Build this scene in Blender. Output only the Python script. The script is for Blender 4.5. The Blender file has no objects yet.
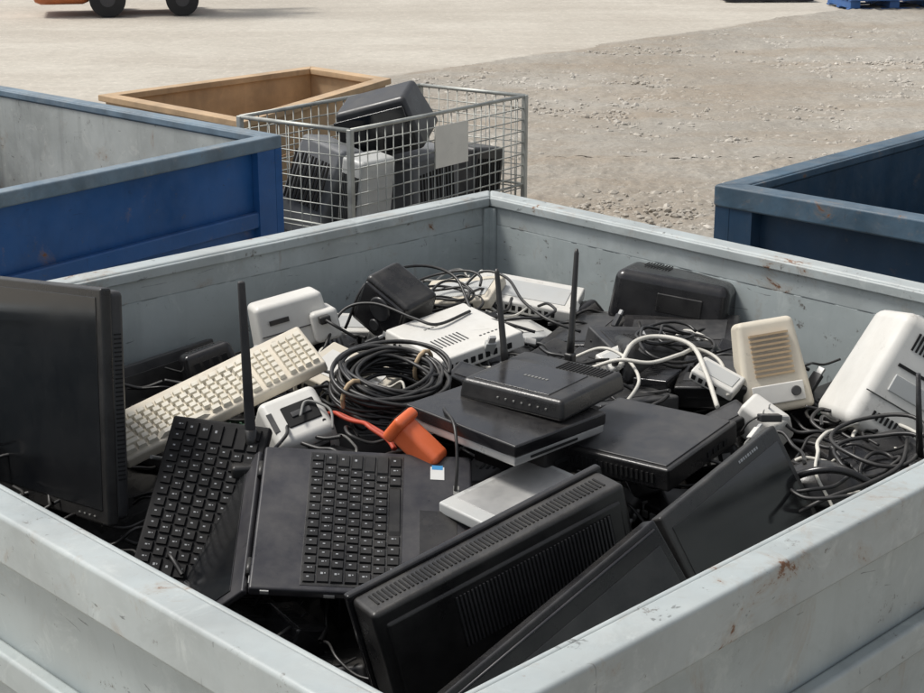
import bpy,bmesh,math,random
import numpy as np
from mathutils import Vector as V, Matrix, Euler, noise
random.seed(11)
R=random.Random(5)
sc=bpy.context.scene
col=sc.collection
X_,Y_,Z_=V((1,0,0)),V((0,1,0)),V((0,0,1))
# ---------------------------------------------------------------- materials
def M(name,c,rough=.5,metal=0,var=.12,scale=6,bump=0,bscale=80,dust=0,dcol=(.42,.39,.33),dscale=9,rust=0,rscale=5,streak=0,spec=.5,scr=0,blotch=0):
    m=bpy.data.materials.new(name);m.use_nodes=True
    nt=m.node_tree;N=nt.nodes;L=nt.links
    b=N['Principled BSDF'];b.inputs['Metallic'].default_value=metal
    b.inputs['Specular IOR Level'].default_value=spec
    tc=N.new('ShaderNodeTexCoord')
    def nz(sc_,det=4,ro=.6,mp=None,dis=0):
        n=N.new('ShaderNodeTexNoise');n.inputs['Scale'].default_value=sc_;n.inputs['Detail'].default_value=det
        n.inputs['Roughness'].default_value=ro;n.inputs['Distortion'].default_value=dis
        if mp:
            q=N.new('ShaderNodeMapping');q.inputs['Scale'].default_value=mp;L.new(tc.outputs['Object'],q.inputs[0]);L.new(q.outputs[0],n.inputs['Vector'])
        else:L.new(tc.outputs['Object'],n.inputs['Vector'])
        return n.outputs['Fac']
    def mr(f,a,b_,x=0,y=1):
        n=N.new('ShaderNodeMapRange');n.inputs[1].default_value=a;n.inputs[2].default_value=b_;n.inputs[3].default_value=x;n.inputs[4].default_value=y
        L.new(f,n.inputs[0]);return n.outputs[0]
    def mix(f,a,b_):
        n=N.new('ShaderNodeMixRGB')
        if isinstance(f,(int,float)):n.inputs[0].default_value=f
        else:L.new(f,n.inputs[0])
        for i,q in ((1,a),(2,b_)):
            if isinstance(q,tuple):n.inputs[i].default_value=(*q,1)
            else:L.new(q,n.inputs[i])
        return n.outputs[0]
    def mul(a,b_):
        n=N.new('ShaderNodeMath');n.operation='MULTIPLY'
        for i,q in ((0,a),(1,b_)):
            if isinstance(q,(int,float)):n.inputs[i].default_value=q
            else:L.new(q,n.inputs[i])
        return n.outputs[0]
    n0=nz(scale,5)
    base=mix(mr(n0,.3,.7),tuple(x*(1-var) for x in c),tuple(min(1,x*(1+var)) for x in c))
    rg=mr(n0,.3,.7,max(.03,rough-.1),min(1,rough+.12))
    if blotch:
        base=mix(mr(nz(2.2,7,.7,None,1.2),.5,.72,0,blotch),base,tuple(x*.55 for x in c))
        base=mix(mr(nz(9,7,.75,None,.8),.56,.66,0,blotch*.9),base,(min(1,c[0]*1.4),min(1,c[1]*1.36),min(1,c[2]*1.32)))
    if streak:
        base=mix(mr(nz(1,4,.65,(16,16,1.3)),.54,.8,0,streak),base,tuple(x*.42 for x in c))
        base=mix(mr(nz(1,4,.65,(11,13,1.0)),.6,.8,0,streak*.8),base,(min(1,c[0]*1.4+.04),min(1,c[1]*1.35+.04),min(1,c[2]*1.3+.03)))
    if scr:
        base=mix(mr(nz(1,4,.6,(6,6,22),3.5),.68,.71,0,scr),base,tuple(x*.35 for x in c))
        base=mix(mr(nz(1,4,.6,(19,19,7),2.5),.69,.71,0,scr*.7),base,tuple(x*.4 for x in c))
        base=mix(mr(nz(14,8,.82),.615,.66,0,scr),base,(.10,.088,.075))
    if dust:
        g=N.new('ShaderNodeNewGeometry');sp=N.new('ShaderNodeSeparateXYZ');L.new(g.outputs['Normal'],sp.inputs[0])
        f=mul(mr(nz(dscale,7,.72),.38,.72,.12,1),mr(sp.outputs[2],-.2,.9,.25,1))
        f=mul(f,dust)
        base=mix(f,base,dcol)
        rr=N.new('ShaderNodeMath');rr.operation='MULTIPLY_ADD';L.new(f,rr.inputs[0]);rr.inputs[1].default_value=.8;L.new(rg,rr.inputs[2]);rr.use_clamp=True;rg=rr.outputs[0]
    if rust:
        t=.72-.12*rust
        rn=nz(rscale,8,.75,None,.6)
        base=mix(mr(nz(1,5,.7,(22,22,1.6)),.76-.1*rust,.82-.08*rust,0,.6),base,(.20,.10,.05))
        base=mix(mr(rn,t-.07,t+.02,0,.35),base,(.28,.18,.10))
        base=mix(mr(rn,t,t+.03),base,mix(n0,(.09,.035,.018),(.24,.11,.045)))
    L.new(base,b.inputs['Base Color']);L.new(rg,b.inputs['Roughness'])
    if bump:
        bp=N.new('ShaderNodeBump');bp.inputs['Strength'].default_value=bump;bp.inputs['Distance'].default_value=.004
        L.new(nz(bscale,3),bp.inputs['Height']);L.new(bp.outputs[0],b.inputs['Normal'])
    return m
paint=M('grey_painted_steel',(.385,.43,.43),.45,var=.13,scale=3,bump=.7,bscale=5,rust=.65,rscale=4,streak=.22,scr=.85,dust=.2,dcol=(.42,.39,.34),blotch=.45)
rimp=M('worn_grey_rim',(.385,.425,.425),.42,var=.14,scale=5,bump=.6,bscale=9,rust=.85,rscale=6,streak=.08,scr=.85,dust=.25,dcol=(.38,.35,.31),blotch=.5)
blue=M('blue_painted_steel',(.010,.080,.25),.36,var=.25,scale=3,bump=.5,bscale=7,rust=.35,rscale=5,streak=.2,scr=.5,dust=.1,blotch=.3)
dblue=M('dark_blue_steel',(.010,.040,.085),.42,var=.25,scale=3,bump=.4,bscale=8,rust=.2,streak=.3,scr=.4,dust=.1,blotch=.3)
navy=M('navy_inner_steel',(.012,.045,.085),.45,var=.25,scale=3,bump=.4,bscale=8,rust=.2,streak=.4,scr=.6,dust=.2,blotch=.4)
brim=M('worn_blue_rim',(.040,.085,.13),.48,var=.35,scale=6,bump=.4,bscale=12,rust=.55,rscale=9,streak=.2,scr=.9,dust=.4,dcol=(.25,.27,.28),blotch=.7)
prim=M('pale_worn_blue_rim',(.11,.17,.225),.5,var=.35,scale=7,bump=.4,bscale=12,rust=.5,rscale=9,streak=.2,scr=.9,dust=.5,dcol=(.38,.39,.38),blotch=.8)
liner=M('scuffed_grey_liner',(.40,.42,.40),.6,var=.2,scale=3,rust=.6,rscale=5,streak=.5,scr=.9,dust=.2,blotch=.6)
wood=M('weathered_board',(.46,.315,.18),.75,var=.25,scale=5,bump=.3,bscale=30,streak=.3,dust=.25,dcol=(.5,.45,.38),blotch=.3)
galv=M('galvanised_wire',(.40,.41,.38),.5,.5,var=.25,scale=12)
blk=M('black_plastic',(.011,.011,.012),.30,var=.25,scale=9,bump=.12,bscale=300,dust=.11,scr=.1)
blk2=M('satin_black_plastic',(.010,.010,.012),.20,var=.25,scale=7,dust=.08,scr=.1)
gry=M('charcoal_plastic',(.024,.025,.028),.34,var=.2,scale=9,dust=.12,scr=.1)
mgr=M('mid_grey_casing',(.13,.14,.155),.5,var=.2,scale=6,dust=.3,scr=.2)
rib=M('charcoal_ribs',(.032,.032,.035),.45,var=.2,scale=9,dust=.12)
lap=M('charcoal_laptop_shell',(.024,.024,.030),.32,var=.15,scale=6,dust=.10,dscale=14,scr=.1)
glass=M('dark_screen_glass',(.005,.006,.008),.10,var=.3,scale=3,dust=.06,dscale=5,spec=.6)
keym=M('black_keycaps',(.009,.009,.010),.42,var=.2,scale=30,dust=.06,spec=.35)
keyd=M('matt_black_keys',(.008,.008,.009),.6,var=.2,scale=30,dust=.03,spec=.2)
legend=M('key_print',(.30,.31,.32),.6,var=.1)
labelw=M('pale_label',(.60,.60,.58),.6,var=.1)
hole=M('black_opening',(.004,.004,.004),.8,var=.1)
white=M('off_white_plastic',(.67,.66,.62),.36,var=.08,scale=5,dust=.38,dcol=(.36,.32,.26),dscale=7,scr=.3)
beige=M('yellowed_beige_plastic',(.64,.585,.48),.42,var=.08,scale=6,dust=.36,dcol=(.34,.29,.22),dscale=8,scr=.3)
bkey=M('beige_keycaps',(.69,.65,.55),.5,var=.14,scale=25,dust=.36,dcol=(.32,.28,.21))
silver=M('brushed_silver_casing',(.46,.46,.45),.34,.4,var=.15,scale=9,dust=.25,scr=.3)
lgrey=M('light_grey_plastic',(.48,.49,.48),.36,var=.08,scale=7,dust=.36,scr=.3)
orange=M('orange_plastic',(.78,.15,.045),.34,var=.12,scale=9,dust=.15,scr=.25)
redor=M('red_orange_rubber',(.50,.055,.022),.5,var=.15,scale=9,dust=.2)
cabB=M('black_rubber_cable',(.011,.011,.012),.38,var=.3,scale=20,dust=.1)
cabW=M('white_cable',(.60,.58,.52),.5,var=.12,scale=20,dust=.3)
cabG=M('grey_cable',(.20,.20,.19),.5,var=.2,scale=20,dust=.2)
tie=M('tan_tie',(.45,.33,.2),.6)
pcb=M('green_circuit_board',(.02,.08,.04),.45,var=.4,scale=60,dust=.2)
bplug=M('blue_connector',(.02,.07,.20),.4,var=.2,dust=.3)
heapm=M('dark_scrap_fill',(.008,.008,.008),.8,var=.6,scale=18,bump=1,bscale=25,dust=.05,spec=.2)  # near-black own colour of the small scrap that fills the bin
paper=M('white_paper',(.70,.68,.61),.8,var=.06,scale=12,scr=.2)
rubber=M('tyre_rubber',(.015,.015,.016),.8,var=.2)
forkp=M('orange_machine_paint',(.42,.12,.035),.45,var=.15,dust=.2)
steel=M('dark_steel',(.06,.06,.065),.5,.6,rust=.3)
blueplas=M('blue_pallet_paint',(.02,.10,.30),.6,var=.2,dust=.3,streak=.3)
sticker=M('blue_sticker',(.05,.25,.5),.4)
cell=M('cardboard',(.36,.23,.12),.8,var=.15)
# ---------------------------------------------------------------- mesh builder
class MB:
    def __init__(s):s.bm=bmesh.new();s.sm=False
    def _add(s,b):
        m=bpy.data.meshes.new('t');b.to_mesh(m);b.free();s.bm.from_mesh(m);bpy.data.meshes.remove(m)
    def q(s,c,d,tp=1,rot=None):
        c=V(c);vs=[]
        for z in (-.5,.5):
            k=tp if z>0 else 1
            for x,y in ((-.5,-.5),(.5,-.5),(.5,.5),(-.5,.5)):
                p=V((x*d[0]*k,y*d[1]*k,z*d[2]))
                if rot:p=rot@p
                vs.append(s.bm.verts.new(c+p))
        for f in ((3,2,1,0),(4,5,6,7),(0,1,5,4),(1,2,6,5),(2,3,7,6),(3,0,4,7)):s.bm.faces.new([vs[i] for i in f])
        return s
    def box(s,c,d,bev=.004,rot=None,seg=2,tp=(1,1),sh=(0,0)):
        s.sm=True
        b=bmesh.new();bmesh.ops.create_cube(b,size=1)
        for v in b.verts:
            k=tp if v.co.z>0 else (1,1);h=sh if v.co.z>0 else (0,0)
            v.co=V((v.co.x*d[0]*k[0]+h[0],v.co.y*d[1]*k[1]+h[1],v.co.z*d[2]))
        bmesh.ops.bevel(b,geom=b.edges[:],offset=min(bev,min(d)*.48),segments=seg,profile=.5,affect='EDGES',clamp_overlap=True)
        for f in b.faces:f.smooth=True
        T=Matrix.Translation(c)
        if rot:T=T@rot.to_4x4()
        bmesh.ops.transform(b,matrix=T,verts=b.verts);s._add(b);return s
    def prism(s,pts,z0,z1,bev=0):
        b=bmesh.new();lo=[b.verts.new((p[0],p[1],z0)) for p in pts];hi=[b.verts.new((p[0],p[1],z1)) for p in pts];n=len(pts)
        b.faces.new(lo[::-1]);b.faces.new(hi)
        for i in range(n):b.faces.new((lo[i],lo[(i+1)%n],hi[(i+1)%n],hi[i]))
        bmesh.ops.recalc_face_normals(b,faces=b.faces)
        if bev:
            s.sm=True
            bmesh.ops.bevel(b,geom=b.edges[:],offset=bev,segments=2,profile=.5,affect='EDGES',clamp_overlap=True)
            for f in b.faces:f.smooth=True
        s._add(b);return s
    def tube(s,pts,r,seg=6,cap=True):
        pts=[V(p) for p in pts];rs=r if isinstance(r,(list,tuple)) else [r]*len(pts)
        t=(pts[1]-pts[0]).normalized();u=t.orthogonal().normalized();rings=[]
        for i,p in enumerate(pts):
            a=pts[max(i-1,0)];c=pts[min(i+1,len(pts)-1)];t=(c-a)
            if t.length<1e-7:t=V((0,0,1))
            t.normalize();u=(u-t*u.dot(t))
            if u.length<1e-5:u=t.orthogonal()
            u.normalize();w=t.cross(u)
            rings.append([s.bm.verts.new(p+(u*math.cos(2*math.pi*k/seg)+w*math.sin(2*math.pi*k/seg))*rs[i]) for k in range(seg)])
        for a,c in zip(rings,rings[1:]):
            for k in range(seg):
                f=s.bm.faces.new((a[k],a[(k+1)%seg],c[(k+1)%seg],c[k]));f.smooth=True
        if cap:s.bm.faces.new(rings[0][::-1]);s.bm.faces.new(rings[-1])
        return s
    def cyl(s,a,b,r0,r1=None,seg=20):
        return s.tube([a,b],[r0,r1 if r1 is not None else r0],seg)
    def ell(s,c,d,u=20,v=12,zmin=-.99):
        c=V(c);rings=[];s0=math.asin(zmin)
        for i in range(v+1):
            a=s0+(math.pi/2-.02-s0)*i/v
            rings.append([s.bm.verts.new(c+V((d[0]*math.cos(a)*math.cos(2*math.pi*k/u),d[1]*math.cos(a)*math.sin(2*math.pi*k/u),d[2]*math.sin(a)))) for k in range(u)])
        for a,b in zip(rings,rings[1:]):
            for k in range(u):
                f=s.bm.faces.new((a[k],a[(k+1)%u],b[(k+1)%u],b[k]));f.smooth=True
        s.bm.faces.new(rings[-1]);s.bm.faces.new(rings[0][::-1]);return s
    def slots(s,o,u,v,n,du,lv,w,dep=.002,cnt=1):
        o,u,v,n=V(o),V(u),V(v),V(n)
        for k in range(cnt):
            d=[abs(u[i])*w+abs(v[i])*lv+abs(n[i])*dep for i in range(3)]
            s.q(o+u*(k*du),d)
        return s
    def mesh(s,name):
        m=bpy.data.meshes.new(name);s.bm.to_mesh(m);s.bm.free();return m
def cat(pts,k=8):
    P=[V(p) for p in pts];P=[P[0]*2-P[1]]+P+[P[-1]*2-P[-2]];o=[]
    for i in range(1,len(P)-2):
        for j in range(k):
            t=j/k;a,b,c,d=P[i-1:i+3]
            o.append(.5*((2*b)+(c-a)*t+(2*a-5*b+4*c-d)*t*t+(3*b-a-3*c+d)*t**3))
    o.append(P[-2]);return o
def obj(name,mb,mat,parent=None,label=None,mw=None):
    sm=mb.sm;m=mb.mesh(name);m.materials.append(mat);o=bpy.data.objects.new(name,m);col.objects.link(o)
    if sm:
        w=o.modifiers.new('wn','WEIGHTED_NORMAL');w.weight=80
    if parent:o.parent=parent
    if mw is not None:o.matrix_world=mw
    if label:o['label']=label
    return o
def thing(name,label,category,mw,group=None):
    e=bpy.data.objects.new(name,None);e.empty_display_size=.05;col.objects.link(e);e.matrix_world=mw
    e['label']=label;e['category']=category
    if group:e['group']=group
    return e
def solo(name,label,category,mb,mat,mw=None,group=None):
    o=obj(name,mb,mat,mw=mw);o['label']=label;o['category']=category
    if group:o['group']=group
    return o
def frame(O,ex,ey,lx,ly,t):
    O,ex,ey=V(O),V(ex).normalized(),V(ey);ey=(ey-ex*ey.dot(ex)).normalized();ez=ex.cross(ey)
    c=O+ex*lx/2+ey*ly/2-ez*t
    return Matrix(((ex.x,ey.x,ez.x,c.x),(ex.y,ey.y,ez.y,c.y),(ex.z,ey.z,ez.z,c.z),(0,0,0,1)))
def pose(c,rx,ry,rz):
    return Matrix.Translation(c)@Euler([math.radians(a) for a in (rx,ry,rz)],'XYZ').to_matrix().to_4x4()
# ---------------------------------------------------------------- camera / light
cam=bpy.data.cameras.new('camera');co=bpy.data.objects.new('camera',cam);col.objects.link(co)
cam.sensor_width=36;cam.lens=61.6;cam.clip_end=1000;co.location=(0,0,2.05);co.rotation_euler=(math.radians(72.3),0,0);sc.camera=co
w=bpy.data.worlds.new('World');sc.world=w;w.use_nodes=True;nt=w.node_tree;bg=nt.nodes['Background']
sk=nt.nodes.new('ShaderNodeTexSky');sk.sky_type='NISHITA';sk.sun_disc=False
az,el=math.radians(-78),math.radians(58)
sk.sun_elevation=el;sk.sun_rotation=az;sk.dust_density=3;sk.air_density=1
hs=nt.nodes.new('ShaderNodeHueSaturation');hs.inputs['Saturation'].default_value=.3
nt.links.new(sk.outputs[0],hs.inputs['Color']);nt.links.new(hs.outputs[0],bg.inputs[0]);bg.inputs[1].default_value=.15
sl=bpy.data.lights.new('sun','SUN');sl.energy=2.9;sl.angle=math.radians(14);sl.color=(1,.965,.91)
so=bpy.data.objects.new('sun',sl);col.objects.link(so)
sd=V((math.sin(az)*math.cos(el),math.cos(az)*math.cos(el),math.sin(el)));so.rotation_euler=(-sd).to_track_quat('-Z','Y').to_euler()
sc.view_settings.view_transform='Standard';sc.view_settings.look='None';sc.view_settings.exposure=0
# ---------------------------------------------------------------- ground
GR=((.30,.275,.235),(.38,.355,.31),(.29,.235,.175),26,.5,.7)
CO=((.45,.415,.355),(.52,.485,.42),(.39,.35,.295),9,.3,.6)
def groundmat(name,A,B=None,bump=.5,dist=.01):
    m=bpy.data.materials.new(name);m.use_nodes=True;nt=m.node_tree;N=nt.nodes;L=nt.links;b=N['Principled BSDF'];b.inputs['Roughness'].default_value=.9
    b.inputs['Specular IOR Level'].default_value=.25
    tc=N.new('ShaderNodeTexCoord')
    def nz(s,d,mp=(1,1,1)):
        q=N.new('ShaderNodeMapping');q.inputs['Scale'].default_value=mp;L.new(tc.outputs['Object'],q.inputs[0])
        n=N.new('ShaderNodeTexNoise');n.inputs['Scale'].default_value=s;n.inputs['Detail'].default_value=d;n.inputs['Roughness'].default_value=.7;L.new(q.outputs[0],n.inputs['Vector']);return n.outputs['Fac']
    def mr(f,a,b_,x=0,y=1):
        n=N.new('ShaderNodeMapRange');n.inputs[1].default_value=a;n.inputs[2].default_value=b_;n.inputs[3].default_value=x;n.inputs[4].default_value=y;L.new(f,n.inputs[0]);return n.outputs[0]
    def mix(f,a,b_):
        n=N.new('ShaderNodeMixRGB');L.new(f,n.inputs[0])
        for i,q in ((1,a),(2,b_)):
            if isinstance(q,tuple):n.inputs[i].default_value=(*q,1)
            else:L.new(q,n.inputs[i])
        return n.outputs[0]
    def ma(op,a,b_,c_=None):
        n=N.new('ShaderNodeMath');n.operation=op
        for i,q in enumerate((a,b_,c_)):
            if q is None:continue
            if isinstance(q,(int,float)):n.inputs[i].default_value=q
            else:L.new(q,n.inputs[i])
        return n.outputs[0]
    big=nz(.35,4,(1,.6,1));pat=nz(.8,7,(.35,1.3,1))
    def colr(S):
        c1,c2,c3,fine,dk,pf=S
        a=mix(mr(big,.4,.62),c1,c2);a=mix(mr(pat,.44,.62,0,pf),a,c3)
        fn=nz(fine,6);a=mix(mr(fn,.42,.70,0,dk),a,tuple(x*.5 for x in c1))
        return mix(mr(nz(fine*2.1,3),.55,.72,0,.5),a,tuple(min(1,x*1.4) for x in c2)),fn
    ca,fa=colr(A)
    if B:
        cb,fb=colr(B)
        sp=N.new('ShaderNodeSeparateXYZ');L.new(tc.outputs['Object'],sp.inputs[0])
        d1=ma('MULTIPLY_ADD',sp.outputs[0],-1.09,sp.outputs[1]);d1=ma('ADD',d1,-15.29)
        d2=ma('MULTIPLY_ADD',sp.outputs[0],-1.0,-1.3)
        d=ma('MAXIMUM',d1,d2)
        f=ma('MULTIPLY_ADD',nz(1.6,7),.8,d);f=mr(f,.32,.48)
        L.new(mix(f,cb,ca),b.inputs['Base Color'])
    else:L.new(ca,b.inputs['Base Color'])
    bp=N.new('ShaderNodeBump');bp.inputs['Strength'].default_value=bump;bp.inputs['Distance'].default_value=dist;L.new(fa,bp.inputs['Height']);L.new(bp.outputs[0],b.inputs['Normal'])
    return m
gm=groundmat('gravel_dirt',GR,None,.5,.006)
cm=groundmat('worn_concrete_and_dirt',CO,GR,.3,.005)
mb=MB();s_=200
vs=[mb.bm.verts.new(p) for p in ((-s_,-s_,0),(s_,-s_,0),(s_,s_,0),(-s_,s_,0))];mb.bm.faces.new(vs)
g=obj('ground',mb,cm);g['kind']='structure'
rng=np.random.default_rng(3)
def vnoise(X,Y,s,seed):
    r=np.random.default_rng(seed).random((256,256))
    x=X/s;y=Y/s;xi=np.floor(x).astype(int);yi=np.floor(y).astype(int);fx=x-xi;fy=y-yi
    fx=fx*fx*(3-2*fx);fy=fy*fy*(3-2*fy);g=lambda a,b:r[a%256,b%256]
    return (g(xi,yi)*(1-fx)+g(xi+1,yi)*fx)*(1-fy)+(g(xi,yi+1)*(1-fx)+g(xi+1,yi+1)*fx)*fy
def bed(x0,x1,y0,y1,st,name):
    nx,ny=int((x1-x0)/st),int((y1-y0)/(st*1.4))
    xs=np.linspace(x0,x1,nx);ys=np.linspace(y0,y1,ny);X,Y=np.meshgrid(xs,ys)
    X=X+(rng.random(X.shape)-.5)*st*.6;Y=Y+(rng.random(X.shape)-.5)*st*.8
    H=.032*(vnoise(X,Y,.9,1)-.4)+.020*(vnoise(X,Y,.28,2)-.4)+.016*(vnoise(X,Y,.11,5)-.4)
    st_=vnoise(X,Y,.05,3);H+=.024*np.clip(st_-.45,0,1)*(.3+vnoise(X,Y,.6,4))+.008*rng.random(X.shape)
    D=np.maximum(Y-1.09*X-15.29,-X-1.3)+.8*(vnoise(X,Y,.5,9)-.5)*.5
    msk=np.clip((-.05-D)/.25,0,1)
    Z=.005+np.clip(H+.012,0,1)*msk
    Vv=np.stack([X,Y,Z],-1).reshape(-1,3);idx=np.arange(nx*ny).reshape(ny,nx)
    q=np.stack([idx[:-1,:-1],idx[:-1,1:],idx[1:,1:],idx[1:,:-1]],-1).reshape(-1,4)
    ok=(D[:-1,:-1].reshape(-1)<-.03);q=q[ok]
    me=bpy.data.meshes.new(name);me.from_pydata(Vv.tolist(),[],q.tolist());me.materials.append(gm)
    for p in me.polygons:p.use_smooth=True
    g=bpy.data.objects.new(name,me);col.objects.link(g);g['kind']='structure'
bed(-.6,5.2,4.9,10.5,.017,'gravel_ground')
bed(-1.2,9.5,10.5,22,.035,'gravel_ground_beyond')
sm=groundmat('gravel_stone',((.37,.345,.30),(.50,.47,.42),(.32,.27,.21),3,.2,.5),None,.2,.01)
ico=bmesh.new();bmesh.ops.create_icosphere(ico,subdivisions=1,radius=1);iv=np.array([v.co[:] for v in ico.verts]);fi=np.array([[v.index for v in f.verts] for f in ico.faces]);ico.free()
vv=[];ff=[];cnt=0
for i in range(26000):
    y=5.2+rng.random()**1.3*13;x=-.6+rng.random()*(.8+y*.42)
    nn=noise.noise(V((x*.9,y*.5,7)))+.5*noise.noise(V((x*3,y*2,1)))
    if nn<-.05 and rng.random()<.7:continue
    if y>14.47+(x+.75)*1.09-.5:continue
    r=.007+.022*rng.random()**4+(.0005*y)
    sc3=r*np.array([1,.7+.5*rng.random(),.5+.4*rng.random()]);a=rng.random()*6.28
    p=iv*(1+.4*(rng.random((12,1))-.5))*sc3
    p=np.stack([p[:,0]*math.cos(a)-p[:,1]*math.sin(a)+x,p[:,0]*math.sin(a)+p[:,1]*math.cos(a)+y,p[:,2]+.018],1)
    vv.append(p);ff.append(fi+cnt*12);cnt+=1
me=bpy.data.meshes.new('gravel');me.from_pydata(np.concatenate(vv).tolist(),[],np.concatenate(ff).tolist());me.materials.append(sm)
g=bpy.data.objects.new('gravel',me);col.objects.link(g);g['kind']='stuff';g['label']='loose grey and brown gravel stones on dirt';g['category']='gravel'
# ---------------------------------------------------------------- bins
def off(C,d):
    n=len(C);o=[]
    for i in range(n):
        a,b,c=V(C[i-1]),V(C[i]),V(C[(i+1)%n])
        e1=(b-a).normalized();e2=(c-b).normalized();n1=V((e1.y,-e1.x));n2=V((e2.y,-e2.x))
        p1=b+n1*d;p2=b+n2*d;den=e1.x*e2.y-e1.y*e2.x
        t=((p2.x-p1.x)*e2.y-(p2.y-p1.y)*e2.x)/den
        o.append(p1+e1*t)
    return o
def seg(mb,C,i,d0,d1,z0,z1,bev=0):
    a,b=off(C,d0),off(C,d1);j=(i+1)%len(C)
    return mb.prism([a[i],b[i],b[j],a[j]],z0,z1,bev)
def center(C):return sum((V(c) for c in C),V((0,0)))/len(C)
def bin_(name,label,C,top,pm,rm,inner,wr=.062,hr=.09):
    c=center(C);L=[V(p)-c for p in C];e=thing(name,label,'bin',Matrix.Translation((c.x,c.y,0)))
    for i in range(4):
        mb=MB();seg(mb,L,i,.001,.022,.12,top-hr+.004);seg(mb,L,i,.022,wr-.006,.12,.22,.006);seg(mb,L,i,.022,wr-.010,top-.33,top-.27,.008)
        wl=obj('wall',mb,pm,e)
        mb=MB();seg(mb,L,i,.002,wr,top-hr,top,.008);seg(mb,L,i,-.010,.0015,top-.03,top-.004,.004)
        obj('rim',mb,rm,wl)
        if inner:
            mb=MB();seg(mb,L,i,-.004,0,.14,top-.035);obj('liner',mb,inner,wl)
        o=off(L,.0225)[i];u=(L[(i+1)%4]-L[i]).normalized();v=(L[i-1]-L[i]).normalized()
        mb=MB();w_=wr-.028
        n1=V((u.y,-u.x));n2=V((-v.y,v.x))
        mb.prism([o,o+n2*w_,o+n2*w_+n1*w_,o+n1*w_],0.02,top-hr+.003,0)
        mb.prism([o+n1*.001,o+n1*w_*.98,o+n1*w_*.98+u*.09,o+n1*.001+u*.09],.23,top-hr+.002,0)
        mb.prism([o+n2*.001+v*.001,o+n2*.001+v*.09,o+n2*w_*.98+v*.09,o+n2*w_*.98+v*.001],.23,top-hr+.002,0)
        q=off(L,-.001)[i]
        mb.prism([q,q+u*.028,q+u*.028+v*.008,q+u*.008+v*.008,q+u*.008+v*.028,q+v*.028],.15,top-.035,0)
        obj('corner_post',mb,pm,e)
    mb=MB();mb.prism(off(L,.001),.10,.13);obj('floor',mb,pm,e)
    return e
C0=[(-.048,1.674),(1.46,3.17),(.083,4.61),(-1.472,3.117)]
bin_('scrap_bin','open grey painted steel bin full of scrapped electronics',C0,1.05,paint,rimp,None)
CL=[(-.74,5.74),(-2.22,7.07),(-3.41,5.47),(-1.93,4.14)]
bin_('blue_bin','blue steel bin with scuffed grey inside, on concrete',CL,1.03,blue,prim,liner,.06,.05)
CR=[(.97,5.25),(1.97,4.29),(3.32,5.71),(2.32,6.69)]
bin_('dark_blue_bin','dark blue steel bin with worn rim standing on gravel',CR,.95,dblue,brim,navy,.085,.075)
e=thing('cardboard_box','flattened brown cardboard box inside the blue bin','box',pose((-1.95,5.75,.14),0,0,30))
mb=MB();mb.box((0,0,.28),(.6,.5,.56),.01);obj('carton',mb,cell,e);mb=MB();mb.q((0,.1,.575),(.55,.25,.006),1,Euler((.2,0,0)).to_matrix());obj('flap',mb,cell,e)
CW=[(-1.67,7.56),(-.96,6.87),(-.42,8.10),(-.81,8.5)]
c=center(CW);L=[V(p)-c for p in CW];e=thing('wooden_crate','open tan wooden crate with thick top boards','crate',Matrix.Translation((c.x,c.y,0)))
for i in range(4):
    mb=MB()
    for k in range(4):seg(mb,L,i,.002,.025,.12+k*.19,.12+k*.19+.182,.003)
    wl=obj('side_board',mb,wood,e);mb=MB();seg(mb,L,i,-.02,.05,.87,.90,.004);obj('top_board',mb,wood,wl)
mb=MB();mb.prism(off(L,0),.10,.12);obj('base_board',mb,wood,e)
CM=[(-.929,6.59),(-.446,6.255),(.285,7.162),(-.198,7.497)]
c=center(CM);L=[V(p)-c for p in CM]
e=thing('wire_mesh_crate','galvanised wire mesh crate holding old monitors and casings','crate',Matrix.Translation((c.x,c.y,0)))
for i in range(4):
    a,b=L[i],L[(i+1)%4];ln=(b-a).length;u=(b-a)/ln;mb=MB();n=int(ln/.052)
    for k in range(1,n):
        p=a+u*(ln*k/n);j=.005*math.sin(k*2.3);mb.tube([(p.x,p.y,.12),(p.x+j,p.y-j,.5),(p.x+j*.3,p.y,.95)],.0032,4)
    for k in range(1,16):
        z=.12+.052*k;j=.004*math.sin(k*3.1);m_=(a+b)/2;mb.tube([(a.x,a.y,z),(m_.x,m_.y+j,z-.004),(b.x,b.y,z)],.0032,4)
    wl=obj('wire_panel',mb,galv,e)
    for z,r in ((.955,.009),(.55,.006),(.12,.016)):
        mb=MB();mb.tube([(a.x,a.y,z),(b.x,b.y,z)],r,8);obj('frame_rail',mb,galv,wl)
    mb=MB();mb.box((a.x,a.y,.48),(.024,.024,.96),.004,Matrix.Rotation(math.atan2(u.y,u.x),3,'Z'));obj('corner_post',mb,galv,e)
mb=MB();mb.prism(L,.10,.115);obj('base_plate',mb,galv,e)
u=(L[2]-L[1]).normalized();p=L[1].lerp(L[2],.53);nn=V((u.y,-u.x));rz=Matrix.Rotation(math.atan2(u.y,u.x),3,'Z')
mb=MB();mb.box((p.x+nn.x*.02,p.y+nn.y*.02,.815),(.22,.004,.18),.001,rz);obj('label_plate',mb,paper,e,'blank white paper label plate')
def casing(name,label,category,mw,d,mat,kind='screen',group=None,tp=(1,1)):
    e=thing(name,label,category,mw,group)
    mb=MB();mb.box((0,0,d[2]/2),d,min(.02,min(d)*.2),tp=tp,seg=3);obj('casing',mb,mat,e)
    mb=MB()
    if kind=='screen':mb.box((0,-d[1]/2,d[2]/2),(d[0]*.84,.012,d[2]*.8),.004);obj('screen',mb,glass,e)
    else:mb.slots((-d[0]*.35,-d[1]/2,d[2]*.6),X_,Z_,Y_,d[0]*.07,d[2]*.5,d[0]*.03,.006,cnt=11);obj('vent',mb,hole,e)
    return e
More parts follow.
